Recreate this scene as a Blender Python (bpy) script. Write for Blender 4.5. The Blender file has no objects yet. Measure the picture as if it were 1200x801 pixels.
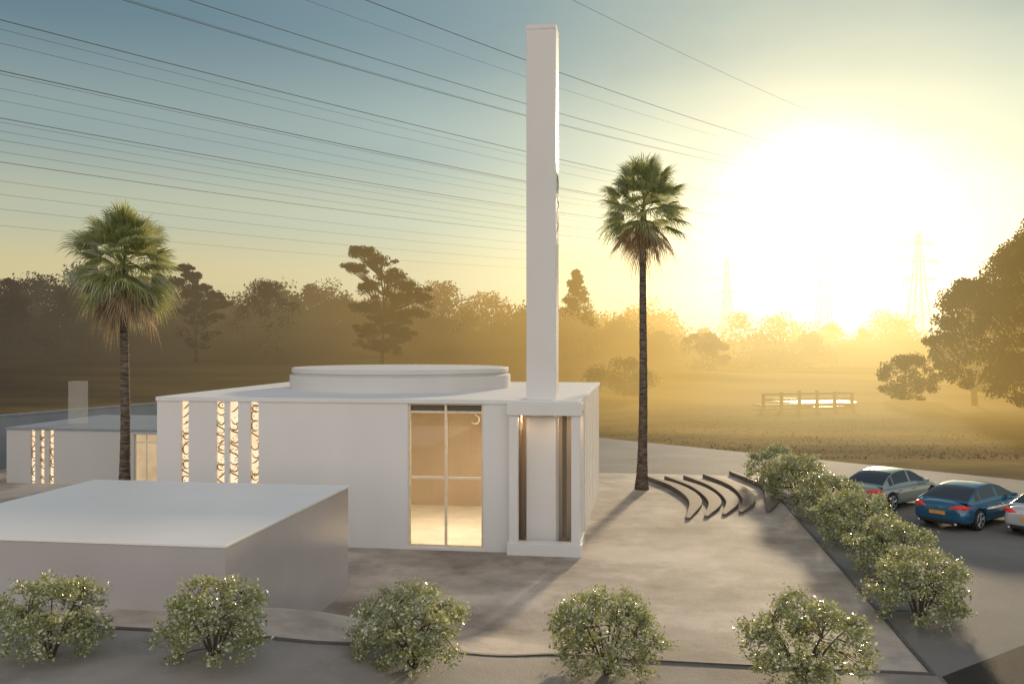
import bpy, math, random
import numpy as np
from mathutils import Vector, Matrix
R=random.Random(7)
sc=bpy.context.scene
col=sc.collection
sc.view_settings.view_transform='Standard'; sc.view_settings.look='None'; sc.view_settings.exposure=0
SUN_AZ=math.radians(18.5); SUN_EL=math.radians(7.2)
SUN=Vector((math.sin(SUN_AZ)*math.cos(SUN_EL),math.cos(SUN_AZ)*math.cos(SUN_EL),math.sin(SUN_EL)))
def direc(az,el):
    az=math.radians(az); el=math.radians(el); return (math.sin(az)*math.cos(el),math.cos(az)*math.cos(el),math.sin(el))
# ---------------------------------------------------------------- node helpers
class NT:
    def __init__(s,nt): s.nt=nt; s.n=nt.nodes; s.l=nt.links
    def node(s,t,**k):
        x=s.n.new(t)
        for a,b in k.items(): setattr(x,a,b)
        return x
    def inp(s,sock,v):
        if hasattr(v,'is_output'): s.l.new(v,sock)
        elif v is not None: sock.default_value=v
    def math(s,op,a,b=None,c=None,clamp=False):
        x=s.node('ShaderNodeMath',operation=op); x.use_clamp=clamp
        s.inp(x.inputs[0],a)
        if b is not None: s.inp(x.inputs[1],b)
        if c is not None: s.inp(x.inputs[2],c)
        return x.outputs[0]
    def vmath(s,op,a,b=None,out=0):
        x=s.node('ShaderNodeVectorMath',operation=op); s.inp(x.inputs[0],a)
        if b is not None: s.inp(x.inputs[1],b)
        return x.outputs[out]
    def ramp(s,f,stops,interp='LINEAR'):
        x=s.node('ShaderNodeValToRGB'); cr=x.color_ramp; cr.interpolation=interp
        while len(cr.elements)<len(stops): cr.elements.new(0.5)
        for e,(p,c) in zip(cr.elements,stops): e.position=p; e.color=(*c,1)
        s.inp(x.inputs[0],f); return x.outputs[0]
    def mix(s,f,a,b,blend='MIX'):
        x=s.node('ShaderNodeMix',data_type='RGBA',blend_type=blend)
        s.inp(x.inputs[0],f); s.inp(x.inputs[6],a if hasattr(a,'is_output') else (*a,1)); s.inp(x.inputs[7],b if hasattr(b,'is_output') else (*b,1))
        return x.outputs[2]
    def noise(s,vec,scale,detail=4,rough=.55):
        x=s.node('ShaderNodeTexNoise'); s.inp(x.inputs['Vector'],vec)
        x.inputs['Scale'].default_value=scale; x.inputs['Detail'].default_value=detail; x.inputs['Roughness'].default_value=rough
        return x.outputs[0]
    def scale(s,colr,f):
        return s.vmath('MULTIPLY',colr,(f,f,f)) if not hasattr(f,'is_output') else s._sc(colr,f)
    def _sc(s,c,f):
        x=s.node('ShaderNodeVectorMath',operation='SCALE'); s.inp(x.inputs[0],c); s.inp(x.inputs[3],f); return x.outputs[0]
def new_mat(name):
    m=bpy.data.materials.new(name); m.use_nodes=True; m.node_tree.nodes.clear(); return m,NT(m.node_tree)
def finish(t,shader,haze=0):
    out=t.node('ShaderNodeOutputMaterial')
    if haze:  # sunlit mist painted as emission: grows with distance, brightens towards the sun
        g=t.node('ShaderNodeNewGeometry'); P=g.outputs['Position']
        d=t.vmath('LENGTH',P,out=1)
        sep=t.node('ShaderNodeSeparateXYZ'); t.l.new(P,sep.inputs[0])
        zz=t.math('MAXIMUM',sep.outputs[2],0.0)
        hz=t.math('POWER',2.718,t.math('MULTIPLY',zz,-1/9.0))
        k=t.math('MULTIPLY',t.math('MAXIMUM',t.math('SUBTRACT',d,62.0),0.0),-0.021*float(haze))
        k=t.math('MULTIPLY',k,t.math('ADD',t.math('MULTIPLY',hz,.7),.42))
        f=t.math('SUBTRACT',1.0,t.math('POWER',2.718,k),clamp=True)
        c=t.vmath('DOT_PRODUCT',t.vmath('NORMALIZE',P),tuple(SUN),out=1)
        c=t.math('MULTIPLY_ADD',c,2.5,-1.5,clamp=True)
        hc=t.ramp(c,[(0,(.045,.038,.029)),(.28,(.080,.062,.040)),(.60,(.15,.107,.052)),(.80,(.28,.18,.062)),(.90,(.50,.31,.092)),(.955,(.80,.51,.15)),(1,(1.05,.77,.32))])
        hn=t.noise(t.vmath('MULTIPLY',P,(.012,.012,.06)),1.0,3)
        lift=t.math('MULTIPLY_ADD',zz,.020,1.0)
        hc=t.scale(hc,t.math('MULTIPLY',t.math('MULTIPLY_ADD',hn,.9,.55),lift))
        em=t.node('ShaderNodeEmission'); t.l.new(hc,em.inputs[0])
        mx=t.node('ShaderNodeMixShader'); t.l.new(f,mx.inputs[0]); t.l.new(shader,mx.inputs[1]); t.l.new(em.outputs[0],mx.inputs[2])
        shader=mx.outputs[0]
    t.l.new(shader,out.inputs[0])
def principled(t,colr,rough=.6,metal=0,bump=None,bs=.2,spec=.5,coat=0,emis=None,es=0):
    p=t.node('ShaderNodeBsdfPrincipled')
    t.inp(p.inputs['Base Color'],colr if hasattr(colr,'is_output') else (*colr,1))
    t.inp(p.inputs['Roughness'],rough); p.inputs['Metallic'].default_value=metal
    p.inputs['Specular IOR Level'].default_value=spec; p.inputs['Coat Weight'].default_value=coat
    if emis: p.inputs['Emission Color'].default_value=(*emis,1); p.inputs['Emission Strength'].default_value=es
    if bump is not None:
        b=t.node('ShaderNodeBump'); b.inputs['Strength'].default_value=bs; b.inputs['Distance'].default_value=.05
        t.l.new(bump,b.inputs['Height']); t.l.new(b.outputs[0],p.inputs['Normal'])
    return p.outputs[0]
def pos(t): return t.node('ShaderNodeNewGeometry').outputs['Position']
def simple(name,c,rough=.6,metal=0,var=.12,scale=3,haze=0,bs=.0,**k):
    m,t=new_mat(name); n=t.noise(pos(t),scale,5)
    a=tuple(x*(1-var) for x in c); b=tuple(x*(1+var) for x in c)
    cc=t.ramp(n,[(.3,a),(.7,b)])
    finish(t,principled(t,cc,rough,metal,bump=n if bs else None,bs=bs,**k),haze); return m
def leafmat(name,stops,trans=.4,gloss=.12,grough=.35,haze=0,tcol=(.42,.42,.10)):
    m,t=new_mat(name)
    g=t.node('ShaderNodeNewGeometry'); c=t.ramp(g.outputs['Random Per Island'],stops)
    d=t.node('ShaderNodeBsdfDiffuse'); t.l.new(c,d.inputs[0])
    tr=t.node('ShaderNodeBsdfTranslucent'); t.l.new(t.mix(.5,c,tcol) if trans>.3 and not haze else c,tr.inputs[0])
    a=t.node('ShaderNodeMixShader'); a.inputs[0].default_value=trans; t.l.new(d.outputs[0],a.inputs[1]); t.l.new(tr.outputs[0],a.inputs[2])
    res=a.outputs[0]
    if gloss:
        gl=t.node('ShaderNodeBsdfGlossy'); gl.inputs[0].default_value=(1,1,1,1); gl.inputs[1].default_value=grough
        b=t.node('ShaderNodeMixShader'); b.inputs[0].default_value=gloss; t.l.new(a.outputs[0],b.inputs[1]); t.l.new(gl.outputs[0],b.inputs[2]); res=b.outputs[0]
    finish(t,res,haze); return m
def emis(name,c,s,c2=None):
    m,t=new_mat(name); e=t.node('ShaderNodeEmission')
    n=t.noise(pos(t),1.3,3); t.l.new(t.ramp(n,[(.3,c2 or c),(.7,c)]),e.inputs[0]); e.inputs[1].default_value=s
    finish(t,e.outputs[0]); return m
# ---------------------------------------------------------------- materials
def plaster(name,c,rg=.45):
    m,t=new_mat(name); P=pos(t)
    n=t.noise(t.vmath('MULTIPLY',P,(1,1,.35)),.6,6,.6); f=t.noise(P,40,3)
    cc=t.ramp(n,[(.25,tuple(x*.93 for x in c)),(.7,c)])
    finish(t,principled(t,cc,rg,bump=f,bs=.05,spec=.4)); return m
M_wall=plaster('white_plaster',(.77,.745,.72))
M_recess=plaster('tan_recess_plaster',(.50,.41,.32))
M_roof=plaster('white_roof',(.77,.755,.735),.8)
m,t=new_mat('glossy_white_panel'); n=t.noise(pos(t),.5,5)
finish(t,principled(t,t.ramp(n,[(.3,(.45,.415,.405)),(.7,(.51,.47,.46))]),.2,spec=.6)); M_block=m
M_wing=plaster('shaded_plaster',(.55,.53,.51))  # darker copy of the white plaster, the wing's shade put into the colour
M_blockroof=simple('pale_roof_membrane',(.86,.835,.80),.42,var=.03,scale=.4,spec=.4)
M_greywall=simple('grey_render',(.26,.28,.31),.7,var=.1,scale=1)
def sandy(name,lo,mid,hi):
    m,t=new_mat(name); P=pos(t)
    a=t.noise(P,.19,7,.63); b=t.noise(P,.9,5,.6); f=t.noise(P,18,4); q=t.noise(P,.07,3)
    cc=t.ramp(a,[(.37,lo),(.48,mid),(.60,hi)],'EASE')
    cc=t.mix(.28,cc,t.ramp(b,[(.32,lo),(.68,hi)]))
    cc=t.scale(cc,t.math('MULTIPLY_ADD',q,.7,.66))
    finish(t,principled(t,cc,.75,bump=f,bs=.25,spec=.25)); return m
M_plaza=sandy('sandy_concrete',(.205,.170,.135),(.37,.315,.255),(.60,.52,.43))
M_strip=sandy('pale_verge_concrete',(.16,.14,.125),(.25,.225,.20),(.36,.325,.29))
def asph(name,lo,hi):
    m,t=new_mat(name); P=pos(t)
    a=t.noise(P,.2,6,.6); f=t.noise(P,25,4)
    cc=t.ramp(a,[(.3,lo),(.7,hi)]); cc=t.mix(.25,cc,t.ramp(f,[(.3,tuple(x*.7 for x in lo)),(.7,tuple(x*1.2 for x in hi))]))
    finish(t,principled(t,cc,.8,bump=f,bs=.25,spec=.25)); return m
M_asph=asph('worn_asphalt',(.14,.132,.122),(.26,.245,.22))
M_dkasph=asph('dark_asphalt',(.025,.022,.018),(.045,.038,.03))
m,t=new_mat('meadow_grass'); P=pos(t)
a=t.noise(t.vmath('MULTIPLY',P,(.035,.08,1)),1,5,.55); f=t.noise(t.vmath('MULTIPLY',P,(.25,.5,1)),1,4,.55)
cc=t.ramp(a,[(.36,(.055,.042,.014)),(.5,(.17,.113,.032)),(.64,(.36,.235,.06))]); cc=t.mix(.25,cc,t.ramp(f,[(.35,(.06,.044,.016)),(.65,(.28,.185,.05))]))
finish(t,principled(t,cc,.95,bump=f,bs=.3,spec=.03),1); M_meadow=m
m,t=new_mat('still_water'); n=t.noise(t.vmath('MULTIPLY',pos(t),(.6,2,1)),1,3)
finish(t,principled(t,(.7,.42,.10),.08,.5,bump=n,bs=.15,spec=1)); M_water=m  # orange glow of the reflected sky put into the base colour
M_kerb=simple('grey_kerb_stone',(.10,.093,.086),.7,scale=6)
M_frame=simple('pale_gold_frame',(.80,.69,.50),.4,scale=5)
M_dark=simple('olive_bronze',(.13,.105,.075),.5,scale=5)
M_scroll=simple('gilded_bronze',(.46,.29,.14),.45,.3,scale=5)
M_glow=emis('lit_amber_pane',(1.0,.84,.60),1.15,(1.0,.68,.38))
M_lamp=emis('warm_lamp',(1.0,.80,.45),.9)
m,t=new_mat('clear_glass')
tr=t.node('ShaderNodeBsdfTransparent'); gl=t.node('ShaderNodeBsdfGlossy'); gl.inputs[1].default_value=.03
fr=t.node('ShaderNodeFresnel'); fr.inputs[0].default_value=1.6
mx=t.node('ShaderNodeMixShader'); t.l.new(fr.outputs[0],mx.inputs[0]); t.l.new(tr.outputs[0],mx.inputs[1]); t.l.new(gl.outputs[0],mx.inputs[2])
finish(t,mx.outputs[0]); M_glass=m
m,t=new_mat('frosted_panel')
tr=t.node('ShaderNodeBsdfTransparent'); tr.inputs[0].default_value=(1,1,1,1); df=t.node('ShaderNodeBsdfDiffuse'); df.inputs[0].default_value=(.7,.67,.6,1)
mx=t.node('ShaderNodeMixShader'); mx.inputs[0].default_value=.2; t.l.new(tr.outputs[0],mx.inputs[1]); t.l.new(df.outputs[0],mx.inputs[2])
finish(t,mx.outputs[0]); M_frost=m
M_inwall=simple('tan_interior_wall',(.48,.37,.245),.7,var=.10,scale=.5)
M_infloor=simple('polished_floor',(.80,.74,.62),.25,var=.1,scale=1.2)
M_step=simple('brown_stone_step',(.155,.12,.09),.75,scale=4,bs=.2)
m,t=new_mat('palm_bark'); P=pos(t)
w=t.noise(t.vmath('MULTIPLY',P,(3,3,14)),1,4)
finish(t,principled(t,t.ramp(w,[(.35,(.045,.033,.024)),(.65,(.20,.15,.11))]),.9,bump=w,bs=1)); M_pbark=m
M_palm=leafmat('palm_green',[(0,(.10,.13,.045)),(.6,(.25,.29,.11)),(1,(.50,.51,.26))],.5,.12,.4,tcol=(.65,.65,.2))
M_dead=leafmat('dry_palm_frond',[(0,(.22,.15,.09)),(.6,(.44,.33,.20)),(1,(.66,.53,.36))],.45,.05,.5,tcol=(.6,.42,.2))
M_shrub=leafmat('shrub_leaf',[(0,(.05,.07,.022)),(.3,(.15,.185,.058)),(.7,(.33,.36,.13)),(1,(.68,.66,.38))],.5,.20,.28,tcol=(.72,.72,.20))
M_stem=simple('shrub_stem',(.09,.065,.045),.8,scale=15)
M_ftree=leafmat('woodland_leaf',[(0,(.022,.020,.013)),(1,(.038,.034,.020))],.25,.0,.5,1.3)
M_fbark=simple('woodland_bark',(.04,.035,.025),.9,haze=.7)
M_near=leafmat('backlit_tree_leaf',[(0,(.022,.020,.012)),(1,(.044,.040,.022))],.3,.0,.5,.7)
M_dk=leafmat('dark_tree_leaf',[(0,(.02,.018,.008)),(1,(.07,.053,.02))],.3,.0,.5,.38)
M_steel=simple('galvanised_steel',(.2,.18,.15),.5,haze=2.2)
M_wire=simple('power_cable',(.17,.17,.17),.6)
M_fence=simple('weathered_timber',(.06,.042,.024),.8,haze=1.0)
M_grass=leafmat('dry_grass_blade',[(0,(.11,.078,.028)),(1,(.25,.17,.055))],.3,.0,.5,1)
# ---------------------------------------------------------------- mesh helpers
def mesh_obj(name,verts,faces,mats,parent=None,smooth=False,loc=None,rot=0,mi=None):
    me=bpy.data.meshes.new(name); me.from_pydata([tuple(v) for v in verts],[],faces); me.validate()
    for m_ in (mats if isinstance(mats,(list,tuple)) else [mats]): me.materials.append(m_)
    if smooth: me.polygons.foreach_set('use_smooth',[True]*len(me.polygons))
    if mi: me.polygons.foreach_set('material_index',mi)
    me.update()
    o=bpy.data.objects.new(name,me); col.objects.link(o)
    if parent: o.parent=parent
    if loc: o.location=loc
    o.rotation_euler=(0,0,rot)
    return o
def quads_obj(name,Q,mat,parent=None,loc=None,k=4):
    Q=np.asarray(Q,dtype=np.float32); n=len(Q)
    me=bpy.data.meshes.new(name); me.vertices.add(n*k); me.vertices.foreach_set('co',Q.reshape(-1))
    me.loops.add(n*k); me.loops.foreach_set('vertex_index',np.arange(n*k,dtype=np.int32))
    me.polygons.add(n); me.polygons.foreach_set('loop_start',np.arange(0,n*k,k,dtype=np.int32)); me.polygons.foreach_set('loop_total',np.full(n,k,dtype=np.int32))
    me.materials.append(mat); me.update(calc_edges=True)
    o=bpy.data.objects.new(name,me); col.objects.link(o)
    if parent: o.parent=parent
    if loc: o.location=loc
    return o
def empty(name,loc,label,cat,rot=0,group=None):
    o=bpy.data.objects.new(name,None); o.empty_display_size=.3; col.objects.link(o)
    o.location=loc; o.rotation_euler=(0,0,rot); tag(o,label,cat,group); return o
def tag(o,label,cat,group=None):
    o['label']=label; o['category']=cat
    if group: o['group']=group
def boxes(name,bl,mat,parent=None,bevel=0,**k):
    V=[];F=[]
    for (x0,x1,y0,y1,z0,z1) in bl:
        b=len(V); V+=[(x0,y0,z0),(x1,y0,z0),(x1,y1,z0),(x0,y1,z0),(x0,y0,z1),(x1,y0,z1),(x1,y1,z1),(x0,y1,z1)]
        F+=[tuple(b+i for i in f) for f in [(0,3,2,1),(4,5,6,7),(0,1,5,4),(1,2,6,5),(2,3,7,6),(3,0,4,7)]]
    o=mesh_obj(name,V,F,mat,parent,**k)
    if bevel:
        md=o.modifiers.new('bevel','BEVEL'); md.width=bevel; md.segments=2
    return o
def tube_geo(V,F,pts,rad,n=6,cap=True):
    pts=[Vector(p) for p in pts]; b0=len(V); N=len(pts)
    for i,p in enumerate(pts):
        d=(pts[min(i+1,N-1)]-pts[max(i-1,0)]); d=d.normalized() if d.length>1e-6 else Vector((0,0,1))
        a=Vector((0,0,1)) if abs(d.z)<.9 else Vector((1,0,0))
        u=d.cross(a).normalized(); v=d.cross(u)
        r=rad[i] if isinstance(rad,(list,tuple)) else rad
        for j in range(n):
            an=2*math.pi*j/n; V.append(tuple(p+(u*math.cos(an)+v*math.sin(an))*r))
    for i in range(N-1):
        for j in range(n):
            F.append((b0+i*n+j,b0+i*n+(j+1)%n,b0+(i+1)*n+(j+1)%n,b0+(i+1)*n+j))
    if cap:
        F.append(tuple(b0+j for j in range(n))[::-1]); F.append(tuple(b0+(N-1)*n+j for j in range(n)))
def copy_thing(root,loc,rotz,scale=1.0):
    def cp(o,par):
        c=o.copy(); col.objects.link(c)
        if par: c.parent=par
        for ch in [x for x in bpy.data.objects if x.parent==o and x!=c]: cp(ch,c)
        return c
    kids=list(root.children)
    c=root.copy(); col.objects.link(c); c.location=loc; c.rotation_euler=(0,0,rotz); c.scale=(scale*1.04,scale*1.04,scale*.95)
    for k_ in kids: cp(k_,c)
    return c
# ---------------------------------------------------------------- world
w=bpy.data.worlds.new('World'); sc.world=w; w.use_nodes=True; w.node_tree.nodes.clear(); t=NT(w.node_tree)
D=t.vmath('NORMALIZE',t.node('ShaderNodeTexCoord').outputs['Generated'])
sep=t.node('ShaderNodeSeparateXYZ'); t.l.new(D,sep.inputs[0]); z=sep.outputs[2]
base=t.ramp(z,[(0,(.52,.40,.18)),(.07,(.58,.50,.28)),(.13,(.44,.46,.34)),(.21,(.25,.325,.32)),(.33,(.10,.18,.23)),(.6,(.10,.15,.20)),(1,(.14,.18,.24))],'EASE')
s=base
L=None
for az,el,n,a in [(18.5,7,5,.20),(19.5,6.5,14,.36),(20,6.5,38,.50),(19.5,5,140,.65),(29,1,40,.55),(9,1,70,.42),(20,0,60,.35)]:
    c=t.math('MAXIMUM',t.vmath('DOT_PRODUCT',D,direc(az,el),out=1),0.0)
    v=t.math('MULTIPLY',t.math('POWER',c,n),a); L=v if L is None else t.math('ADD',L,v)
nz=t.noise(t.vmath('MULTIPLY',D,(4,4,12)),1.0,4,.5)
L=t.math('MULTIPLY',L,t.math('MULTIPLY_ADD',nz,.7,.65))
comp=t.math('SUBTRACT',1.0,t.math('POWER',2.718,t.math('MULTIPLY',L,-1.0)))
s=t.vmath('ADD',s,t.ramp(comp,[(0,(0,0,0)),(.2,(.09,.115,.10)),(.45,(.29,.30,.19)),(.7,(.58,.53,.31)),(1,(1.0,.95,.80))]))
c=t.math('MAXIMUM',t.vmath('DOT_PRODUCT',D,tuple(SUN),out=1),0.0)
s=t.vmath('ADD',s,t._sc((1,.95,.8),t.math('MULTIPLY',t.math('POWER',c,500),2.0)))
bk=t.math('MULTIPLY_ADD',sep.outputs[1],-.9,.25,clamp=True)
s=t.vmath('ADD',s,t._sc((1.0,.895,.84),t.math('MULTIPLY',bk,.88)))  # added fill: unseen sky behind the camera brightened to light the front faces
sky=t.node('ShaderNodeTexSky',sky_type='NISHITA'); sky.sun_disc=False; sky.sun_elevation=SUN_EL; sky.sun_rotation=SUN_AZ; sky.dust_density=2
s=t.vmath('ADD',s,t.scale(sky.outputs[0],.010))
bg=t.node('ShaderNodeBackground'); t.l.new(s,bg.inputs[0]); bg.inputs[1].default_value=1
o_=t.node('ShaderNodeOutputWorld'); t.l.new(bg.outputs[0],o_.inputs[0])
ld=bpy.data.lights.new('sun','SUN'); ld.energy=3.4; ld.angle=math.radians(3.5); ld.color=(1,.78,.50)
lo=bpy.data.objects.new('sun',ld); col.objects.link(lo); lo.rotation_euler=(-(SUN+Vector((0,0,.065)))).to_track_quat('-Z','Y').to_euler(); lo.location=(30,80,40)
# ---------------------------------------------------------------- camera
cd=bpy.data.cameras.new('camera'); cam=bpy.data.objects.new('camera',cd); col.objects.link(cam)
cam.location=(0,0,7); cam.rotation_euler=(math.radians(90),0,0); cd.lens=31.92; cd.sensor_width=36; cd.clip_end=5000; sc.camera=cam
# ---------------------------------------------------------------- terrain
def ss(a,b,x):
    x=max(0,min(1,(x-a)/(b-a))); return x*x*(3-2*x)
def hgt(X,Y):
    h=11*ss(105,230,Y)*ss(70,-50,X)
    h+=8*ss(400,900,Y)
    return h-.06+ (.25*math.sin(X*.11+Y*.05)*math.sin(Y*.09)*ss(60,110,Y))
xs=[-1500,-1000,-700,-500]+list(range(-400,401,10))+[500,700,1000,1500]; ys=[-200,-50]+list(range(0,401,10))+[450,500,600,700,800,1000,1500,2500]
V=[(x,y,hgt(x,y)) for y in ys for x in xs]; nx=len(xs)
F=[(j*nx+i,j*nx+i+1,(j+1)*nx+i+1,(j+1)*nx+i) for j in range(len(ys)-1) for i in range(nx-1)]
g=mesh_obj('ground',V,F,M_meadow,smooth=True); g['kind']='structure'
def sheet(name,pts,z,mat):
    o=mesh_obj(name,[(x,y,z) for x,y in pts],[tuple(range(len(pts)))],mat); o['kind']='structure'; return o
sheet('road',[(-60,4),(60,4),(60,10.2),(6.4,66.5),(-60,90)],0,M_asph)
U=Vector((.9895,-.1442,0)); W=Vector((.1442,.9895,0)); C=Vector((8.8,19.1,0)); ANG=math.atan2(U.y,U.x)
def uv(p,a,b): q=p+U*a+W*b; return (q.x,q.y)
# graded bank in front of the annex: rises to 1.55 m towards the street side
def sA(a): return ss(-6.5,-13.5,a)
def bank(a,b): return 1.55*sA(a)*ss(2.2,-3.0,b)
def bk_(a): return -4.2*sA(a)+.30*math.exp(-((a+8)/1.0)**2)-.20*math.exp(-((a+12)/1.0)**2)
def ab(X,Y):
    v=Vector((X,Y,0))-C; return v.dot(U),v.dot(W)
def gz(X,Y):
    a,b=ab(X,Y); return bank(a,b)+.02
As=[-45,-38,-32,-26,-22,-19,-17,-15.5]+[-14.5+.25*i for i in range(37)]+[-4,-2,0]
def strip(name,b0f,b1f,nb,mat,amax=None):
    A_=As+([amax] if amax else []); V=[];F=[]
    for a in A_:
        for j in range(nb+1):
            u_=j/nb; b=b0f(a)+(b1f(a)-b0f(a))*u_; p=C+U*a+W*b; V.append((p.x,p.y,bank(a,b)+.02))
    for i in range(len(A_)-1):
        for j in range(nb): F.append((i*(nb+1)+j,(i+1)*(nb+1)+j,(i+1)*(nb+1)+j+1,i*(nb+1)+j+1))
    o=mesh_obj(name,V,F,mat,smooth=True); o['kind']='structure'
strip('pavement',lambda a:bk_(a),lambda a:5.0,24,M_plaza)
sheet('pavement',[uv(C,0,5.0),uv(C,0,28.5),uv(C,-45,28.5),uv(C,-45,5.0)],.02,M_plaza)
strip('verge',lambda a:-13.,lambda a:bk_(a),16,M_strip,.1)
sheet('street',[(9.0,19.0),(20,26.7),(40,40.7),(60,12),(60,5),(7.3,8.5)],.008,M_dkasph)
V=[];F=[]
for i,a in enumerate(As):
    b=bk_(a)
    for db,dz in ((-.085,-.1),(-.085,.04),(0,.04),(0,-.1)):
        p=C+U*a+W*(b+db); V.append((p.x,p.y,bank(a,b)+.02+dz))
for i in range(len(As)-1):
    for j in range(4): F.append((i*4+j,i*4+(j+1)%4,(i+1)*4+(j+1)%4,(i+1)*4+j))
k=mesh_obj('kerb',V,F,M_kerb); k['kind']='structure'
k=boxes('kerb',[(0.001,.09,-.085,28.5,0,.06)],M_kerb,loc=tuple(C),rot=ANG,bevel=.01); k['kind']='structure'
# pond
pts=[]
for i in range(28):
    a=2*math.pi*i/28; r=1+.18*math.sin(3*a+1)+.1*math.sin(5*a)
    pts.append((33.8+4.2*r*math.cos(a),101.5+7*r*math.sin(a)))
sheet('water',pts,.30,M_water)
# ---------------------------------------------------------------- main building
O=(2.184,29.79,0); H=5.08
mq=empty('mosque',O,'low white flat-roofed mosque with round drum and glazed entrance','mosque',ANG)
T=.3; HR=H-.15
cols=[(2.3,3.18),(5.76,11.06),(11.37,11.81),(12.15,12.31),(12.63,13.64),(13.93,14.82)]
bl=[(-b,-a,0,T,0,HR) for a,b in cols]
bl+=[(-5.76,-3.18,0,T,0,.10)]
bl+=[(-14.82,-14.52,T,13.3,0,HR)]
bl+=[(-14.82,0,13.3,13.6,0,HR)]
sl=[3.4,5.2,7.0,8.8,10.6,12.2]; prev=2.65
for v in sl:
    bl.append((-.3,0,prev,v,0,HR)); prev=v+.45
bl.append((-.3,0,prev,13.3,0,HR))
boxes('wall',bl,M_wall,mq)
boxes('recess_wall',[(-2.3,-2.1,T,2.4,0,HR),(-2.3,0,2.4,2.65,0,HR)],M_recess,mq)
boxes('roof',[(-14.86,.04,-.04,13.64,HR,H)],M_roof,mq,bevel=.015)
def cyl(name,cx,cy,prof,mat,parent,n=96):
    V=[];F=[]
    for r,zz in prof:
        for i in range(n):
            a=2*math.pi*i/n; V.append((cx+r*math.cos(a),cy+r*math.sin(a),zz))
    for k_ in range(len(prof)-1):
        for i in range(n):
            F.append((k_*n+i,k_*n+(i+1)%n,(k_+1)*n+(i+1)%n,(k_+1)*n+i))
    F.append(tuple((len(prof)-1)*n+i for i in range(n)))
    o=mesh_obj(name,V,F,mat,parent); o.data.polygons.foreach_set('use_smooth',[len(p.vertices)==4 for p in o.data.polygons])
    md=o.modifiers.new('e','EDGE_SPLIT'); md.split_angle=math.radians(35); return o
cyl('drum',-8.15,8.0,[(4.66,H-.02),(4.66,5.62),(4.60,5.66),(4.50,5.66),(4.50,5.74),(4.58,5.76),(4.58,5.90),(4.54,5.93)],plaster('drum_plaster',(.66,.635,.61),.7),mq)
# entrance window
wn=bpy.data.objects.new('window',None); col.objects.link(wn); wn.parent=mq; wn.location=(-4.47,0.08,0)
wh=1.29
boxes('frame',[(-wh,-wh+.07,0,.1,.1,HR),(wh-.07,wh,0,.1,.1,HR),(-.04,.04,0,.1,.1,HR),(-wh+.07,-.04,.01,.09,.1,.18),(.04,wh-.07,.01,.09,.1,.18),
   (-wh+.07,-.04,.01,.09,2.39,2.47),(.04,wh-.07,.01,.09,2.39,2.47),(-wh+.07,-.04,.01,.09,4.61,4.68),(.04,wh-.07,.01,.09,4.61,4.68),(-wh+.07,-.04,.01,.09,HR-.05,HR),(.04,wh-.07,.01,.09,HR-.05,HR)],M_frame,wn)
boxes('blind_box',[(-wh+.07,-.04,.10,.22,4.66,HR-.01),(.04,wh-.07,.10,.22,4.66,HR-.01)],M_dark,wn)
boxes('pane',[(-wh+.07,-.04,.045,.055,.18,2.39),(.04,wh-.07,.045,.055,.18,2.39),(-wh+.07,-.04,.045,.055,2.47,4.61),(.04,wh-.07,.045,.055,2.47,4.61)],M_glass,wn)
# interior
boxes('interior_wall',[(-10.5,-10.4,T+.01,8,.0,HR-.01),(-1.0,-.9,2.7,8,.0,HR-.01),(-10.4,-1.0,7.9,8,0,HR-.01)],M_inwall,mq)
boxes('interior_floor',[(-10.4,-2.32,T+.01,7.9,.03,.08)],M_infloor,mq)
ll=bpy.data.lights.new('room_light','AREA'); ll.shape='RECTANGLE'; ll.size=4; ll.size_y=3; ll.energy=390; ll.color=(1,.84,.60)
lob=bpy.data.objects.new('room_light',ll); col.objects.link(lob); lob.parent=mq; lob.location=(-4.6,2.4,4.6)
V=[];F=[]
pts=[(-3.75+.15*math.cos(a),1.6,4.28+.15*math.sin(a)) for a in [math.radians(d) for d in range(-150,91,16)]]
tube_geo(V,F,pts,[.005+.02*math.sin(math.pi*i/(len(pts)-1)) for i in range(len(pts))],8)
tube_geo(V,F,[(-3.75,1.6,4.43),(-3.75,1.6,HR)],.008,6)
mesh_obj('crescent_lamp',V,F,M_lamp,mq,True)
def screen(parent,xc,wd,z0,z1,y,side=False,glow=M_glow,seed=1,name='screen_window'):
    r=random.Random(seed)
    e=bpy.data.objects.new(name,None); col.objects.link(e); e.parent=parent
    e.location=(xc,y,0) 
    if side: e.rotation_euler=(0,0,math.pi/2)
    boxes('lit_pane',[(-wd/2,wd/2,.14,.17,z0,z1)],glow,e)
    V=[];F=[]; zz=z0+.1
    while zz<z1-.15:
        h=r.uniform(.22,.42); rr=wd*.42; cx=r.uniform(-.03,.03)
        kind=r.choice('CSJL')
        if kind=='C': an=range(40,321,20); P=[(cx+rr*math.cos(math.radians(a)),.11,zz+h/2+h*.45*math.sin(math.radians(a))) for a in an]
        elif kind=='S': P=[(cx+rr*math.sin(u_*6.28),.11,zz+h*u_) for u_ in [i/14 for i in range(15)]]
        elif kind=='J': an=range(-180,61,20); P=[(cx+rr*math.cos(math.radians(a)),.11,zz+h*.35+h*.4*math.sin(math.radians(a))) for a in an]
        else: P=[(cx-rr+2*rr*u_,.11,zz+h*(.2+.6*u_*u_)) for u_ in [i/8 for i in range(9)]]
        n=len(P); tube_geo(V,F,P,[.010+.018*math.sin(math.pi*i/(n-1)) for i in range(n)],6)
        if r.random()<.6:
            q=(cx+r.uniform(-.07,.07),.11,zz+h/2); tube_geo(V,F,[(q[0]-.02,q[1],q[2]),(q[0]+.025,q[1],q[2]+.01)],.017,6)
        zz+=h*.80
    mesh_obj('calligraphy_scroll',V,F,M_scroll,e,True)
    return e
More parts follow.
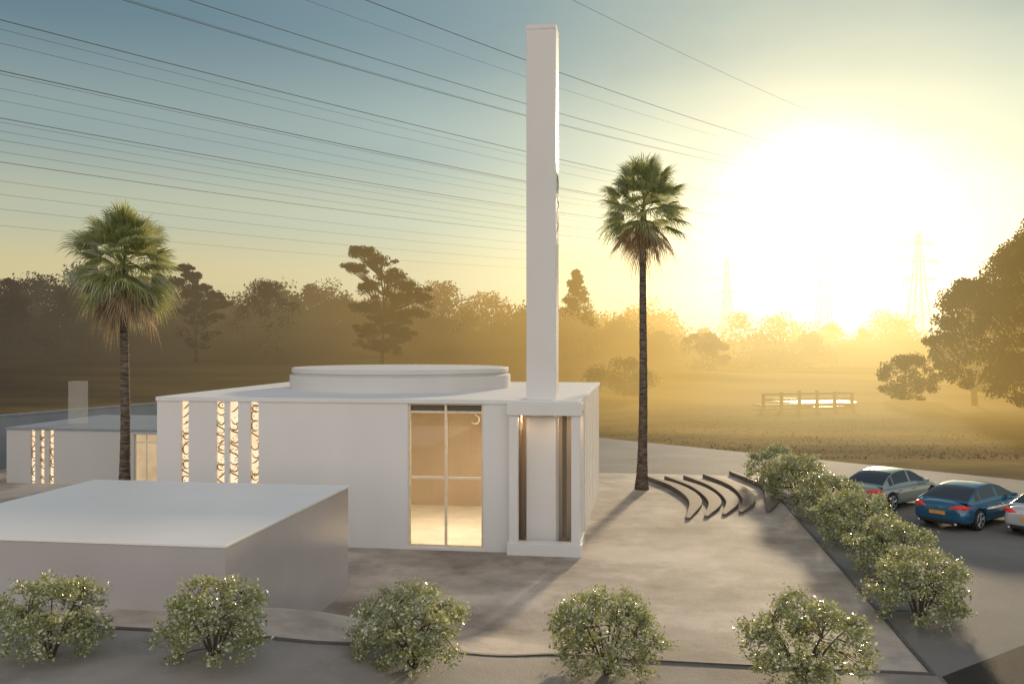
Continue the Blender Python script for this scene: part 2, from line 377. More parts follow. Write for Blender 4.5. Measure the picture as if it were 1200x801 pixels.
for i,(a,b) in enumerate([(11.06,11.37),(11.81,12.15),(12.31,12.63),(13.64,13.93)]):
    screen(mq,-(a+b)/2,b-a,.0,HR,0,seed=i+3)
for i,v in enumerate(sl):
    screen(mq,0,.45,0,HR,v+.225,side=True,seed=20+i)
# portal (projecting slim frame around the minaret foot)
boxes('portal_frame',[(-2.27,-1.98,-.30,-.002,.42,4.60),(-.22,.06,-.30,-.02,.42,4.60),(-2.33,.12,-.36,.12,4.60,5.03),(-2.33,.12,-.36,.12,0,.42),
   (-.26,.03,2.1,2.39,0,4.92),(-.24,.06,.121,2.099,4.66,4.92),(-.24,.06,.121,2.099,0,.36)],M_wall,mq,bevel=.012)
boxes('dark_strip',[(-.60,-.46,.7,.8,.42,4.60)],M_dark,mq)  # narrow dark strip standing in for the dark gap beside the shaft
for lx,ly,en in ((-1.95,1.6,9),(-.38,1.6,7),(-1.9,.0,3.5),(-.66,.0,3.5)):
    ll=bpy.data.lights.new('portal_lamp','AREA'); ll.size=.22; ll.energy=en; ll.color=(1,.72,.46)
    lob=bpy.data.objects.new('portal_lamp',ll); col.objects.link(lob); lob.parent=mq; lob.location=(lx,ly,4.5)
# minaret
mn=empty('minaret',(0,0,0),'tall square white minaret shaft rising beside the mosque corner','minaret',0)
mn.location=Vector(O)+U*(-1.295)+W*1.0; mn.rotation_euler=(0,0,ANG)
boxes('shaft',[(-.5,.5,-.5,.5,0,17.5)],M_wall,mn,bevel=.02)
boxes('parapet',[(-.5,.5,-.5,-.42,17.503,17.66),(-.5,.5,.42,.5,17.503,17.66),(-.5,-.42,-.417,.417,17.503,17.66),(.42,.5,-.417,.417,17.503,17.66)],M_wall,mn)
V=[];F=[]; zz=10.6; r=random.Random(5)
while zz<12.9:
    h=r.uniform(.4,.7)
    P=[(.49,.24*math.sin(u_*5+zz),zz+h*u_) for u_ in [i/12 for i in range(13)]]
    tube_geo(V,F,P,[.014+.024*math.sin(math.pi*i/12) for i in range(13)],6); zz+=h*1.25
mesh_obj('calligraphy_relief',V,F,M_dark,mn,True)
# front low block
fb=empty('annex_building',(-4.63,25.65,0),'low glossy white box-shaped annex with flat roof','building',ANG)
dep=7.6; wid=7.75; zb=2.95
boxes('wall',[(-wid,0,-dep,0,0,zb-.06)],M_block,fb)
boxes('roof',[(-wid-.02,.02,-dep-.02,.02,zb-.06,zb)],M_blockroof,fb,bevel=.01)
# left wing
wg=empty('courtyard_wing',tuple(Vector(O)+U*(-14.9)+W*11.2),'single storey white wing with lit slit windows','building',ANG)
hw=2.76
sp=[(0,6.3),(7.5,11.75),(12.0,12.25),(12.5,12.75),(13.0,14.3)]
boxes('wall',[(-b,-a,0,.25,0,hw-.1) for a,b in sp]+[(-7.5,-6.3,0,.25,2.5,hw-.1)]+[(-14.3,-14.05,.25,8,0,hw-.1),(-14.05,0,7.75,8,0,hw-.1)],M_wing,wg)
boxes('roof',[(-14.35,-.01,-.05,8.05,hw-.1,hw)],M_greywall,wg)
for i,(a,b) in enumerate([(11.75,12.0),(12.25,12.5),(12.75,13.0)]):
    screen(wg,-(a+b)/2,b-a,0,hw-.1,0,seed=40+i)
wn=bpy.data.objects.new('window',None); col.objects.link(wn); wn.parent=wg; wn.location=(-6.9,.1,0)
boxes('frame',[(-.6,-.54,0,.08,0,2.5),(.54,.6,0,.08,0,2.5),(-.03,.03,0,.08,0,2.5),(-.54,-.03,0,.08,2.1,2.15),(.03,.54,0,.08,2.1,2.15)],M_frame,wn)
boxes('pane',[(-.54,-.03,.03,.04,0,2.1),(.03,.54,.03,.04,0,2.1),(-.54,-.03,.03,.04,2.15,2.5),(.03,.54,.03,.04,2.15,2.5)],emis('lit_curtain',(.95,.70,.42),.7,(.7,.50,.28)),wn)
p=boxes('glazed_shaft',[(-.36,.36,-.3,.3,0,2.2)],M_frost,loc=(-22.6,47.3,hw+.002),rot=ANG); tag(p,'slender frosted glass shaft standing on the wing roof','shaft')
a=Vector((-31.6,42,0)); b=Vector((-15,79,0)); d=(b-a)
bw=boxes('boundary_wall',[(0,d.length,-.12,.12,0,2.9),(-.02,d.length+.02,-.16,.16,2.9,3.0)],M_greywall,loc=tuple(a),rot=math.atan2(d.y,d.x)); tag(bw,'long grey rendered boundary wall behind the white wing','wall')
# ---------------------------------------------------------------- curved steps
arcs=[[(6.9,45.9),(7.8,42.8),(7.9,39.2),(6.9,35.6)],[(7.8,46.1),(8.7,42.6),(8.7,39.0),(7.7,36.0)],[(8.8,46.3),(9.6,42.8),(9.5,39.2),(8.5,36.4)],[(9.9,46.8),(10.6,43.0),(10.3,39.5),(9.3,36.9)],[(11.5,47.8),(12.1,43.4),(11.4,39.8),(10.5,37.2)]]
def bez(P,u_):
    P=[Vector((*p,0)) for p in P]
    n=3; s_=u_*n; i=min(int(s_),n-1); f=s_-i
    g_=lambda k_: P[k_] if 0<=k_<=3 else (2*P[0]-P[1] if k_<0 else 2*P[3]-P[2])
    p0,p1,p2,p3=g_(i-1),g_(i),g_(i+1),g_(i+2)
    return .5*((2*p1)+(p2-p0)*f+(2*p0-5*p1+4*p2-p3)*f*f+(3*p1-p0-3*p2+p3)*f**3)
for k_,A in enumerate(arcs):
    V=[];F=[];N=30
    for i in range(N+1):
        p=bez(A,i/N); q=bez(A,min(1,i/N+.01))-bez(A,max(0,i/N-.01)); q.normalize(); nn=Vector((q.y,-q.x,0))
        hh=.08+.15*math.sin(math.pi*min(1,(i/N)*.55+.35)); wd_=.05+.27*math.sin(math.pi*(.04+.92*i/N))
        for s_,zz in ((-wd_,.02),(wd_,.02),(wd_,hh),(-wd_,hh)):
            v=p+nn*s_; V.append((v.x,v.y,zz))
    for i in range(N):
        for j in range(4): F.append((i*4+j,i*4+(j+1)%4,(i+1)*4+(j+1)%4,(i+1)*4+j))
    F.append((3,2,1,0)); F.append(tuple(N*4+j for j in range(4)))
    o=mesh_obj('curved_bench',V,F,M_step); tag(o,'low curved brown stone bench on the sandy plaza','bench','curved benches on the plaza')
    md=o.modifiers.new('b','BEVEL'); md.width=.02; md.segments=2
# ---------------------------------------------------------------- palms
def palm(loc,ht,label,seed,crown=1.0,lean=(0,0),elr=(84,-45),nf=62,nd=34,dead=(.6,1.1)):
    r=random.Random(seed)
    e=empty('palm_tree',loc,label,'palm tree',group='tall fan palms')
    V=[];F=[];N=40
    pts=[];rad=[]
    for i in range(N+1):
        u_=i/N; pts.append((lean[0]*u_*u_+.06*math.sin(u_*5),lean[1]*u_*u_,ht*u_)); rad.append((.25-.11*u_**.6+.10*math.exp(-u_*18))*(1+.05*(i%2)))
    tube_geo(V,F,pts,rad,12); mesh_obj('trunk',V,F,M_pbark,e,True)
    top=Vector(pts[-1])
    def fan(Vl,Fl,az,el,pet,R_,droop,nseg=22,spread=2.5,z0=0):
        d=Vector((math.cos(az)*math.cos(el),math.sin(az)*math.cos(el),math.sin(el)))
        side=Vector((-math.sin(az),math.cos(az),0))
        tw=r.uniform(-.7,.7); side=(side*math.cos(tw)+d.cross(side)*math.sin(tw)).normalized()
        up=d.cross(side)
        if up.z<0: up=-up
        p0=top+Vector((0,0,r.uniform(-.4,.3)+z0))
        p1=p0+d*pet+Vector((0,0,-droop*.25*pet))
        b=len(Vl); w_=side*.03
        Vl.extend([tuple(p0-w_),tuple(p0+w_),tuple(p1+w_*.6),tuple(p1-w_*.6)]); Fl.append((b,b+1,b+2,b+3))
        for s_ in range(nseg):
            an=-spread/2+spread*(s_+.5)/nseg; dn=spread/nseg*.48
            L=R_*(1-.25*abs(an/(spread/2))**2)*r.uniform(.8,1.12)
            def pt(a_,rr):
                v=p1+(d*math.cos(a_)+side*math.sin(a_))*rr
                v=v+up*(-.10*rr*abs(math.sin(a_)))
                return v+Vector((0,0,-droop*(rr/R_)**2*.55*R_))
            b=len(Vl)
            c0=pt(an,.03); m1=pt(an-dn,L*.45); m2=pt(an+dn,L*.45); mc=pt(an,L*.45)+up*.03
            tip=pt(an+r.uniform(-.05,.05),L)+Vector((0,0,-droop*r.uniform(.1,.6)*R_))
            q1=pt(an-dn*.4,L*.75)
            Vl.extend([tuple(c0),tuple(m1),tuple(mc),tuple(m2),tuple(q1),tuple(pt(an+dn*.4,L*.75)),tuple(tip)])
            Fl.extend([(b,b+1,b+2),(b,b+2,b+3),(b+1,b+4,b+2),(b+2,b+4,b+5),(b+2,b+5,b+3),(b+4,b+6,b+5)])
    V=[];F=[]
    for i in range(nf):
        u_=i/nf; el=math.radians(elr[0]+(elr[1]-elr[0])*u_+r.uniform(-9,9)); az=i*2.39996+r.uniform(-.2,.2)
        fan(V,F,az,el,crown*r.uniform(.7,1.2),crown*r.uniform(.85,1.15),r.uniform(.1,.45)+.2*u_,z0=.4*(1-u_))
    mesh_obj('crown',V,F,M_palm,e)
    V=[];F=[]
    for i in range(nd):
        el=math.radians(r.uniform(-75,-25)); az=i*2.39996+r.uniform(-.3,.3)
        fan(V,F,az,el,crown*r.uniform(dead[0],dead[1]),crown*r.uniform(.7,1.05),r.uniform(.3,.8),16,1.7,-.3)
    mesh_obj('dry_frond_skirt',V,F,M_dead,e)
    return e
palm((6.15,43.05,.02),13.2,'tall slender fan palm with green crown on the plaza',3,1.26,(.15,0),elr=(88,-26),nf=72,nd=26,dead=(.4,.9))
palm((-16.25,38.0,.02),10.1,'shorter fan palm with full crown and dry skirt beside the mosque',9,1.24,(.1,0),elr=(86,-42),nf=120,nd=34,dead=(.5,1.0))
# ---------------------------------------------------------------- shrubs
def leaf_quads(rs,centers,sig,n,ls,asp=.45,flat=.8,ball=False):
    C_=np.array(centers); k_=len(C_); idx=rs.randint(0,k_,n)
    g_=rs.normal(0,1,(n,3))
    if ball: g_=g_/np.linalg.norm(g_,axis=1)[:,None]*(rs.uniform(0,1,n)**.4)[:,None]*1.55
    p=C_[idx]+g_*np.array([1,1,flat])*(np.asarray(sig)[idx][:,None] if np.ndim(sig) else sig)
    a=rs.normal(0,1,(n,3)); a/=np.linalg.norm(a,axis=1)[:,None]
    b=np.cross(a,rs.normal(0,1,(n,3))); b/=np.linalg.norm(b,axis=1)[:,None]
    s_=(ls*rs.uniform(.6,1.3,n))[:,None]
    return np.stack([p-a*s_*.5,p+b*s_*asp*.5,p+a*s_*.5,p-b*s_*asp*.5],axis=1)
def shrub(seed):
    rs=np.random.RandomState(seed); r=random.Random(seed)
    e=empty('shrub',(0,0,0),'rounded leafy green shrub planted along the kerb','shrub',group='shrubs along the kerb')
    V=[];F=[];cent=[]
    limbs=[]
    for s_ in range(9):
        az=s_*2.4+r.uniform(-.3,.3); sp=r.uniform(.35,.9); hh=r.uniform(.85,1.4)
        base=Vector((.05*math.cos(az),.05*math.sin(az),0)); top=Vector((sp*math.cos(az),sp*math.sin(az),hh))
        P=[base+(top-base)*u_+Vector((0,0,.18*math.sin(math.pi*u_))) for u_ in [i/6 for i in range(7)]]
        tube_geo(V,F,P,[.03*(1-.7*i/6) for i in range(7)],5); limbs+=P[1:]
    for b_ in range(140):
        az=r.uniform(0,6.28); el=math.asin(r.uniform(-.78,1.0)); rr=r.uniform(.6,1.06) if r.random()<.76 else r.uniform(.95,1.17)
        e2=Vector((1.12*rr*math.cos(el)*math.cos(az),1.12*rr*math.cos(el)*math.sin(az),max(.14,.90+.92*rr*math.sin(el))))
        q=min(limbs,key=lambda p:(p-e2).length)
        tube_geo(V,F,[q,(q+e2)/2+Vector((0,0,.04)),e2],[.011,.008,.004],4); cent.append(tuple(e2))
    mesh_obj('trunk',V,F,M_stem,e)
    Q=leaf_quads(rs,cent,.092,8600,.090,.52); Q[...,2]=np.maximum(Q[...,2],.03)
    quads_obj('crown',Q,M_shrub,e)
    return e
protos=[shrub(11),shrub(23)]
locs=[(-7.95,15.65,.76),(-5.1,15.55,.76),(-1.85,17.1,.88),(2.0,19.1,.98),(5.95,18.55,1.0)]
locs+=[(10.15,22.6,1.0),(11.15,26.9,1.02),(11.75,31.0,1.04),(12.2,35.3,1.08),(12.5,39.8,1.12),(12.9,44.2,1.1)]
for i,(x,y,s_) in enumerate(locs):
    p_=protos[i%2]; rz=R.uniform(0,6.28); zc=gz(x,y)
    if i<2:
        p_.location=(x,y,zc); p_.rotation_euler=(0,0,rz); p_.scale=(s_*1.04,s_*1.04,s_*.95)
    else: copy_thing(p_,(x,y,zc),rz,s_*R.uniform(.97,1.03))
# ---------------------------------------------------------------- background trees
def tree_geo(r,rs,base,ht,cw,cb,ncl,nleaf,ls,tr,shape='round',sg=(.1,.2),ball=True):
    V=[];F=[]
    bx,by,bz=base; top=Vector((bx+r.uniform(-.05,.05)*ht,by,bz+ht*.88))
    P=[Vector((bx,by,bz-.5))+(top-Vector((bx,by,bz-.5)))*u_+Vector((r.uniform(-.012,.012)*ht,0,0)) for u_ in [i/6 for i in range(7)]]
    tube_geo(V,F,P,[tr*(1-.85*i/6) for i in range(7)],6)
    cent=[];sig=[]
    lobes=None
    if shape=='lobes':
        # irregular hand-shaped conifer: (dx, height fraction, radius) of its foliage masses
        lobes=[(-.42,.93,.26),(-.10,.86,.30),(-.62,.80,.24),(.18,.74,.34),(.58,.66,.34),(-.25,.66,.30),(.85,.57,.26),(.30,.56,.40),(-.35,.50,.30),(.60,.44,.36),(.05,.40,.42),(-.30,.30,.34),(.45,.28,.38),(0,.18,.4)]
    for i in range(ncl):
        u_=r.uniform(0,1); zz=cb+(1-cb)*u_
        if lobes:
            lx,lz,lr=lobes[i%len(lobes)]; g1=[r.gauss(0,.5) for _ in range(3)]
            c_=Vector((bx+cw*(lx+lr*g1[0]),by+cw*lr*g1[1]*1.3,bz+ht*lz+cw*lr*.38*g1[2])); cent.append(tuple(c_)); sig.append(cw*r.uniform(.06,.13))
            q=P[min(5,max(1,int(lz*6)))]; tube_geo(V,F,[q,(q+c_)/2,c_],[tr*.3,tr*.2,tr*.06],4); continue
        if shape=='round': env=math.sin(math.pi*min(1,(u_*.85+.12)))**.7
        else: env=(1-u_*.93)
        az=r.uniform(0,6.28); rr=cw*env*math.sqrt(r.uniform(.05,1))
        c_=Vector((bx+rr*math.cos(az),by+rr*math.sin(az),bz+ht*min(zz,.97))); cent.append(tuple(c_)); sig.append(cw*r.uniform(*sg)*(1 if shape=='round' else .4+.6*env))
        if rr>.25*cw:
            q=P[min(5,max(1,int((zz-.12)*6)))]; tube_geo(V,F,[q,(q+c_)/2+Vector((0,0,-.03*ht)),c_],[tr*.3,tr*.2,tr*.06],4)
    Q=leaf_quads(rs,cent,np.array(sig),nleaf,ls,.7,.55 if shape=='lobes' else .7,ball)
    return V,F,Q
def bgtree(x,y,ht,cw,cb,label,shape='round',ncl=40,nleaf=2200,ls=.5,tr=.35,seed=1,mat=M_near,nm='tree',cat='tree',sg=(.12,.22)):
    r=random.Random(seed); rs=np.random.RandomState(seed)
    e=empty(nm,(x,y,hgt(x,y)),label,cat)
    V,F,Q=tree_geo(r,rs,(0,0,0),ht,cw,cb,ncl,nleaf,ls,tr,shape,sg)
    mesh_obj('trunk',V,F,M_fbark,e); quads_obj('crown',Q,mat,e); return e
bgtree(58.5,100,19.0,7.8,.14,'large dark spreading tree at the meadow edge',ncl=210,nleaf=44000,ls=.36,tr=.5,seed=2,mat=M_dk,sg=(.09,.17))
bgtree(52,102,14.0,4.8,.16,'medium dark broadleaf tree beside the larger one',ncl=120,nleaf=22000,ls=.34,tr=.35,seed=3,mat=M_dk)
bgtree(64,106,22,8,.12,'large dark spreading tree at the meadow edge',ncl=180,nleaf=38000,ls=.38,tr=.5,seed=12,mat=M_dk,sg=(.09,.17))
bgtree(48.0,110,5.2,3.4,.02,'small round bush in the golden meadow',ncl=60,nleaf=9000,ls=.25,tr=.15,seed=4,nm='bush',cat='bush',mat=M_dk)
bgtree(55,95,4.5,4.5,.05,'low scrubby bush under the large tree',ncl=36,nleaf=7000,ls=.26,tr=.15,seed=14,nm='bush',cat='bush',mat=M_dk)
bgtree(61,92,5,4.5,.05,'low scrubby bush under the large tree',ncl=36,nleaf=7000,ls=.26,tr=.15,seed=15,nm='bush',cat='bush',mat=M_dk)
bgtree(-21.6,150,20.8,7.2,.16,'tall irregular layered pine standing above the misty wood','lobes',ncl=230,nleaf=34000,ls=.30,seed=5)
bgtree(-53,152,17.0,5.0,.18,'tall ragged conifer rising above the misty wood','lobes',ncl=190,nleaf=24000,ls=.30,seed=6)
bgtree(-43,160,13.0,5.5,.1,'round-topped broadleaf tree in the misty wood','round',ncl=70,nleaf=16000,ls=.34,seed=7)
bgtree(12.0,170,18.0,5.2,.15,'pointed conifer fading into golden mist','cone',ncl=130,nleaf=16000,ls=.32,seed=8)
bgtree(39,185,8,5,.1,'hazy round tree in golden mist','round',ncl=34,nleaf=6000,ls=.45,seed=9)
bgtree(14.5,118,4.5,5,.05,'low dark bush at the meadow edge','round',ncl=30,nleaf=7000,ls=.27,tr=.15,seed=10,nm='bush',cat='bush')
def wood(name,items,seed,ls=1.3,nl=420):
    r=random.Random(seed); rs=np.random.RandomState(seed); V=[];F=[];Qs=[]
    for (x,y,ht,cw) in items:
        v,f,q=tree_geo(r,rs,(x,y,hgt(x,y)),ht,cw,.06,26,nl,ls,.3,'round' if r.random()<.88 else 'cone',(.22,.34))
        b=len(V); V+=v; F+=[tuple(b+i for i in ff) for ff in f]; Qs.append(q)
    Q=np.concatenate(Qs); b=len(V); V+= [tuple(p_) for p_ in Q.reshape(-1,3)]
    F+=[(b+4*i,b+4*i+1,b+4*i+2,b+4*i+3) for i in range(len(Q))]
    o=mesh_obj(name,V,F,M_ftree); o['kind']='stuff'; tag(o,'misty wood forming a dark uneven treeline','woodland')
r=random.Random(77); it=[]
for i in range(92):
    x=-150+i*1.95+r.uniform(-2,2); y=r.uniform(150,185)
    it.append((x,y,r.uniform(4.5,8.5)*(1+.30*math.sin(x*.13)+.15*math.sin(x*.31))+ (5.0 if x<-70 else 0),r.uniform(4.0,7.5)))
wood('forest',it,1,.5,2500)
it=[]
for i in range(100):
    x=-250+i*5.2+r.uniform(-4,4); y=r.uniform(235,300)
    it.append((x,y,(r.uniform(6,14) if x<40 else r.uniform(9,17)),r.uniform(7,11)))
wood('forest',it,2,.8,1800)
# grass tufts
rs=np.random.RandomState(4); n=7000
d=55+75*rs.uniform(0,1,n)**1.5; az=rs.uniform(.02,.62,n); X=d*np.tan(az); Y=d
keep=(Y-66.5)> -1.05*(X-6.4)+1.0; X=X[keep];Y=Y[keep]; n=len(X)
keep=((X-33.5)/7)**2+((Y-101)/11)**2>1; X=X[keep];Y=Y[keep]; n=len(X)
a=rs.uniform(0,6.28,n); hh=rs.uniform(.04,.12,n)*(1+.6*np.sin(X*.5)*np.sin(Y*.35)); ww=rs.uniform(.02,.06,n)
Z=np.array([hgt(x,y) for x,y in zip(X,Y)])
dx=np.cos(a)*ww; dy=np.sin(a)*ww; lx=rs.normal(0,.12,n); ly=rs.normal(0,.12,n)
Q=np.stack([np.stack([X-dx,Y-dy,Z],1),np.stack([X+dx,Y+dy,Z],1),np.stack([X+lx,Y+ly,Z+hh],1)],1)
o=quads_obj('grass',Q,M_grass,k=3); o['kind']='stuff'; tag(o,'dry golden tufts of meadow grass','grass')
# footbridge with rails
fbk=empty('footbridge',(31.0,95,.25),'small timber footbridge with post and rail sides over the pond','footbridge',math.radians(14))
for i in range(6): boxes('post',[(-5.2+i*2.08-.15,-5.2+i*2.08+.15,-.1,.1,-.3,1.75-.12*abs(i-2.5))],M_fence,fbk)
boxes('rail',[(-5.2,5.2,-.16,-.101,1.22,1.44)],M_fence,fbk); boxes('rail',[(-5.2,5.2,-.16,-.101,.68,.88)],M_fence,fbk)
boxes('deck',[(-5.4,5.4,.11,1.9,.05,.22)],M_fence,fbk)
# pylons
def pyl(ht):
    V=[];F=[]
    def wd(u_): return 3.0*(1-u_)**1.4+.5
    N=9
    for k_ in range(N):
        a=k_/N; b=(k_+1)/N; wa,wb=wd(a),wd(b)
        for sx,sy in ((1,1),(1,-1),(-1,1),(-1,-1)): tube_geo(V,F,[(sx*wa,sy*wa,a*ht),(sx*wb,sy*wb,b*ht)],.11,4)
        for sy in (1,-1):
            tube_geo(V,F,[(-wa,sy*wa,a*ht),(wb,sy*wb,b*ht)],.06,4); tube_geo(V,F,[(wa,sy*wa,a*ht),(-wb,sy*wb,b*ht)],.06,4)
    for u_,L in ((.66,4),(.79,5),(.92,3.5)):
        zz=u_*ht; tube_geo(V,F,[(-L,0,zz),(L,0,zz)],.10,4); tube_geo(V,F,[(-L,0,zz),(0,0,zz+1.4),(L,0,zz)],.07,4)
        for s_ in (-1,1): tube_geo(V,F,[(s_*L*.95,0,zz),(s_*L*.95,0,zz-1.4)],.08,4)
    return V,F
for x,y,ht in ((103,230,35),(103,300,38),(90,380,42)):
    v_,f_=pyl(ht); e=mesh_obj('pylon',v_,f_,M_steel,loc=(x,y,hgt(x,y))); tag(e,'lattice steel electricity pylon fading in the mist','pylon','electricity pylons')
# power cables
A=Vector((.646,.763,0))
wl=[(0,12,31),(0,40,31),(0,72,28),(0,76,28.3),(0,110,34),(0,130,30),(0,135,30.3),(0,155,26),(0,183,30),(0,205,27),(0,238,24),(0,258,24),(180,0,36),(186,0,36.3),(255,0,36),(385,0,40),(455,0,38),(690,0,40)]
wl+=[(0,y_,z_) for y_,z_ in ((24,33),(95,32),(146,31),(170,28),(221,26))]
bold={0,2,5,8,12,14,16}
for i,(x0,y0,zz) in enumerate(wl):
    d0=(zz-7)*1064/(400-y0); p0=Vector(((x0-600)/1064*d0,d0,zz))
    V=[];F=[];N=40; L0=-40;L1=190 if y0==0 else 260
    pts=[p0+A*(L0+(L1-L0)*j/N)+Vector((0,0,4*((2*j/N-.45)**2-.2))) for j in range(N+1)]
    tube_geo(V,F,pts,[(.045 if i in bold else .022)*(1-.88*j/N) for j in range(N+1)],5)
    o=mesh_obj('power_cable',V,F,M_wire); tag(o,'thin dark overhead power cable crossing the sky','power cable','overhead power cables')
# ---------------------------------------------------------------- cars
M_tyre=simple('tyre_rubber',(.02,.02,.02),.8); M_rim=simple('alloy_rim',(.6,.6,.6),.3,.9)
M_cglass=simple('tinted_glass',(.03,.035,.04),.05,spec=.9); M_red=simple('red_lens',(.55,.02,.015),.2,emis=(1,.05,.02),es=.15); M_plate=simple('plate_orange',(.75,.35,.08),.4); M_hl=simple('clear_lens',(.8,.8,.8),.1); M_blk=simple('black_trim',(.02,.02,.02),.5)
def car(loc,head,paint,label,sx=1.0,hr=0.0,tail=0.0):
    e=empty('parked_car',loc,label,'car',head,'cars parked on the asphalt'); e.scale=(sx,)*3
    sec=[(-2.44,.42,.62,.74,.66),(-2.38,.28,.70,.90,.84),(-2.05,.20,.78,.97,.92),(-1.3,.20,.80,.97,.94),(0,.18,.80,.94,.94),(1.1,.20,.78,.92,.94),(1.8,.22,.72,.83,.91),(2.25,.26,.60,.72,.83),(2.42,.36,.52,.60,.66)]
    V=[];F=[]
    for x,zb_,zs,zt,w_ in sec:
        h=[(0,zb_),(w_*.86,zb_),(w_*.98,zb_+.10),(w_,(zb_+zs)/2),(w_*.965,zs),(w_*.84,zt-.02),(w_*.45,zt+.01),(0,zt+.015)]
        ring=h+[(-a_,b_) for a_,b_ in h[1:-1]][::-1]
        V+=[(x,a_,b_) for a_,b_ in ring]
    n=14
    for i in range(len(sec)-1):
        for j in range(n): F.append((i*n+j,i*n+(j+1)%n,(i+1)*n+(j+1)%n,(i+1)*n+j))
    F.append(tuple(range(n))[::-1]); F.append(tuple((len(sec)-1)*n+j for j in range(n)))
    body=mesh_obj('body',V,F,paint,None,True)
    bpy.context.view_layer.update()
    md=body.modifiers.new('s','SUBSURF'); md.levels=2; md.render_levels=2
    cut=[]
    for wx in (-1.42,1.45):
        V=[];F=[]; tube_geo(V,F,[(wx,-1.3,.34),(wx,1.3,.34)],.385,28); c_=mesh_obj('cutter',V,F,M_blk); cut.append(c_)
        b_=body.modifiers.new('b','BOOLEAN'); b_.operation='DIFFERENCE'; b_.solver='EXACT'; b_.object=c_
    dg=bpy.context.evaluated_depsgraph_get(); me=bpy.data.meshes.new_from_object(body.evaluated_get(dg)); body.modifiers.clear(); body.data=me
    for c_ in cut: bpy.data.objects.remove(c_)
    body.parent=e
    boxes('wheel_well',[(-1.9,1.9,-.70,.70,.22,.70)],M_blk,e)
    prof=[(-2.12+tail,.95),(-1.75+tail*.8,1.13+hr),(-1.25+tail*.5,1.33+hr),(-.7,1.42+hr),(-.1,1.44+hr),(.35,1.38+hr),(.85,1.14),(1.32,.92)]
    def ztop(x):
        for (a_,b_),(c2,d2) in zip(prof,prof[1:]):
            if x<=c2: u_=(x-a_)/(c2-a_); return b_+(d2-b_)*u_
        return prof[-1][1]
    xs_=[prof[0][0]+(prof[-1][0]-prof[0][0])*i/60 for i in range(61)]
    zs_=[ztop(x) for x in xs_]
    for _ in range(14): zs_=[zs_[0]]+[(zs_[i-1]+2*zs_[i]+zs_[i+1])/4 for i in range(1,60)]+[zs_[-1]]
    G=[]
    for x,zt in zip(xs_,zs_):
        hh=max(zt-.90,.01); wb=.86; wt=.86-.44*hh; row=[]
        for j in range(5): u_=j/4; row.append((x,wb+(wt-wb)*u_,.86+(zt-.06*min(1,hh/.3)-.86)*u_))
        for j in range(1,7): a_=j/6*math.pi/2; row.append((x,wt*(1-(1-math.cos(a_))*1.0) ,zt-.06*min(1,hh/.3)*(1-math.sin(a_))))
        G.append(row+[(p[0],-p[1],p[2]) for p in row[:-1]][::-1])
    nr=len(G[0]); cats={'roof':[], 'windshield':[], 'rear_window':[], 'side_window':[]}
    for i in range(60):
        x=(xs_[i]+xs_[i+1])/2
        for j in range(nr-1):
            jj=j if j<nr//2 else nr-2-j
            if jj in(1,2,3) : 
                zt=zs_[i]
                ok=(-1.55+tail*.6<x<.95) and not(-.12<x<-.02) and not (-1.22<x<-1.16)
                cat='side_window' if ok and zt>1.05 else 'roof'
            elif jj>=5:
                cat='windshield' if .42<x<1.30 else ('rear_window' if -2.0+tail<x<-1.08+tail*.5 else 'roof')
            else: cat='roof'
            cats[cat].append((i*nr+j,(i+1)*nr+j,(i+1)*nr+j+1,i*nr+j+1))
    VV=[v for row in G for v in row]
    for cnm,fs in cats.items():
        us=sorted({i for f in fs for i in f}); mp={u_:k2 for k2,u_ in enumerate(us)}
        mesh_obj(cnm,[VV[u_] for u_ in us],[tuple(mp[i] for i in f) for f in fs],paint if cnm=='roof' else M_cglass,e,True)
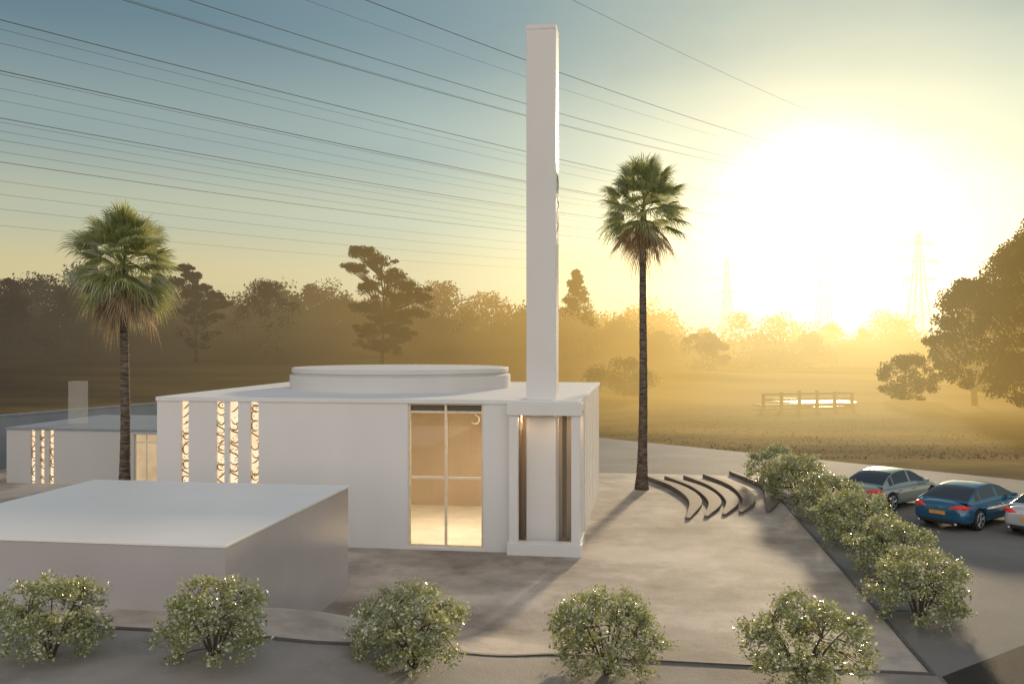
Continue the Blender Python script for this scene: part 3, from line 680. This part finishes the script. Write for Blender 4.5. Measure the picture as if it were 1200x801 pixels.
    for wx in (-1.42,1.45):
        for sy in (-1,1):
            wl_=bpy.data.objects.new('wheel',None); col.objects.link(wl_); wl_.parent=e; wl_.location=(wx,sy*.82,.34)
            V=[];F=[]; tube_geo(V,F,[(0,-.11,0),(0,-.09,0),(0,.09,0),(0,.11,0)],[.30,.34,.34,.30],28); mesh_obj('tyre',V,F,M_tyre,wl_)
            V=[];F=[]; tube_geo(V,F,[(0,sy*.10,0),(0,sy*.115,0)],[.09,.07],16)
            pts=[(.235*math.cos(a_),sy*.113,.235*math.sin(a_)) for a_ in [2*math.pi*q/24 for q in range(25)]]; tube_geo(V,F,pts,.018,6,False)
            for q in range(5):
                a_=q*2*math.pi/5+.3
                for da in (-.12,.12): tube_geo(V,F,[(0,sy*.113,0),(.235*math.cos(a_+da),sy*.118,.235*math.sin(a_+da))],.020,5)
            mesh_obj('rim',V,F,M_rim,wl_)
    for sy in (-1,1):
        V=[];F=[]; tube_geo(V,F,[(-2.38,sy*.40,.77),(-2.35,sy*.60,.79),(-2.23,sy*.79,.80),(-2.0,sy*.895,.81)],[.04,.085,.085,.02],8); mesh_obj('taillight',V,F,M_red,e,True)
        V=[];F=[]; tube_geo(V,F,[(2.28,sy*.50,.62),(2.15,sy*.68,.66),(1.85,sy*.84,.72)],[.04,.07,.02],8); mesh_obj('headlight',V,F,M_hl,e,True)
        V=[];F=[]; tube_geo(V,F,[(-2.42,sy*.62,.27),(-2.5,sy*.62,.27)],.045,10); mesh_obj('exhaust_pipe',V,F,M_rim,e,True)
        boxes('mirror',[(.72,.86,sy*1.0-.10,sy*1.0+.10,.93,1.05)],paint,e,bevel=.03)
        for hx in (-.95,.0): boxes('door_handle',[(hx,hx+.17,sy*.93-.015,sy*.93+.015,.74,.77)],M_rim,e)
    boxes('number_plate',[(-2.47,-2.435,-.26,.26,.54,.65)],M_plate,e)
    boxes('rear_bumper',[(-2.43,-2.2,-.62,.62,.24,.36)],M_blk,e,bevel=.03)
    return e
hd=math.atan2(.60,.80)
car((18.05,35.5,0),hd,simple('blue_paint',(.02,.12,.22),.13,.25,var=.03,coat=1),'glossy steel blue four-door fastback parked on the asphalt',1.13)
car((16.35,39.2,0),hd,simple('silver_paint',(.34,.38,.35),.2,.4,var=.03,coat=1),'silver grey saloon parked beside the blue car',1.11,hr=.03,tail=.15)
car((20.6,34.0,0),hd,simple('light_silver_paint',(.62,.62,.62),.2,.3,var=.03,coat=1),'light silver saloon parked at the end of the row',1.11,tail=.15)
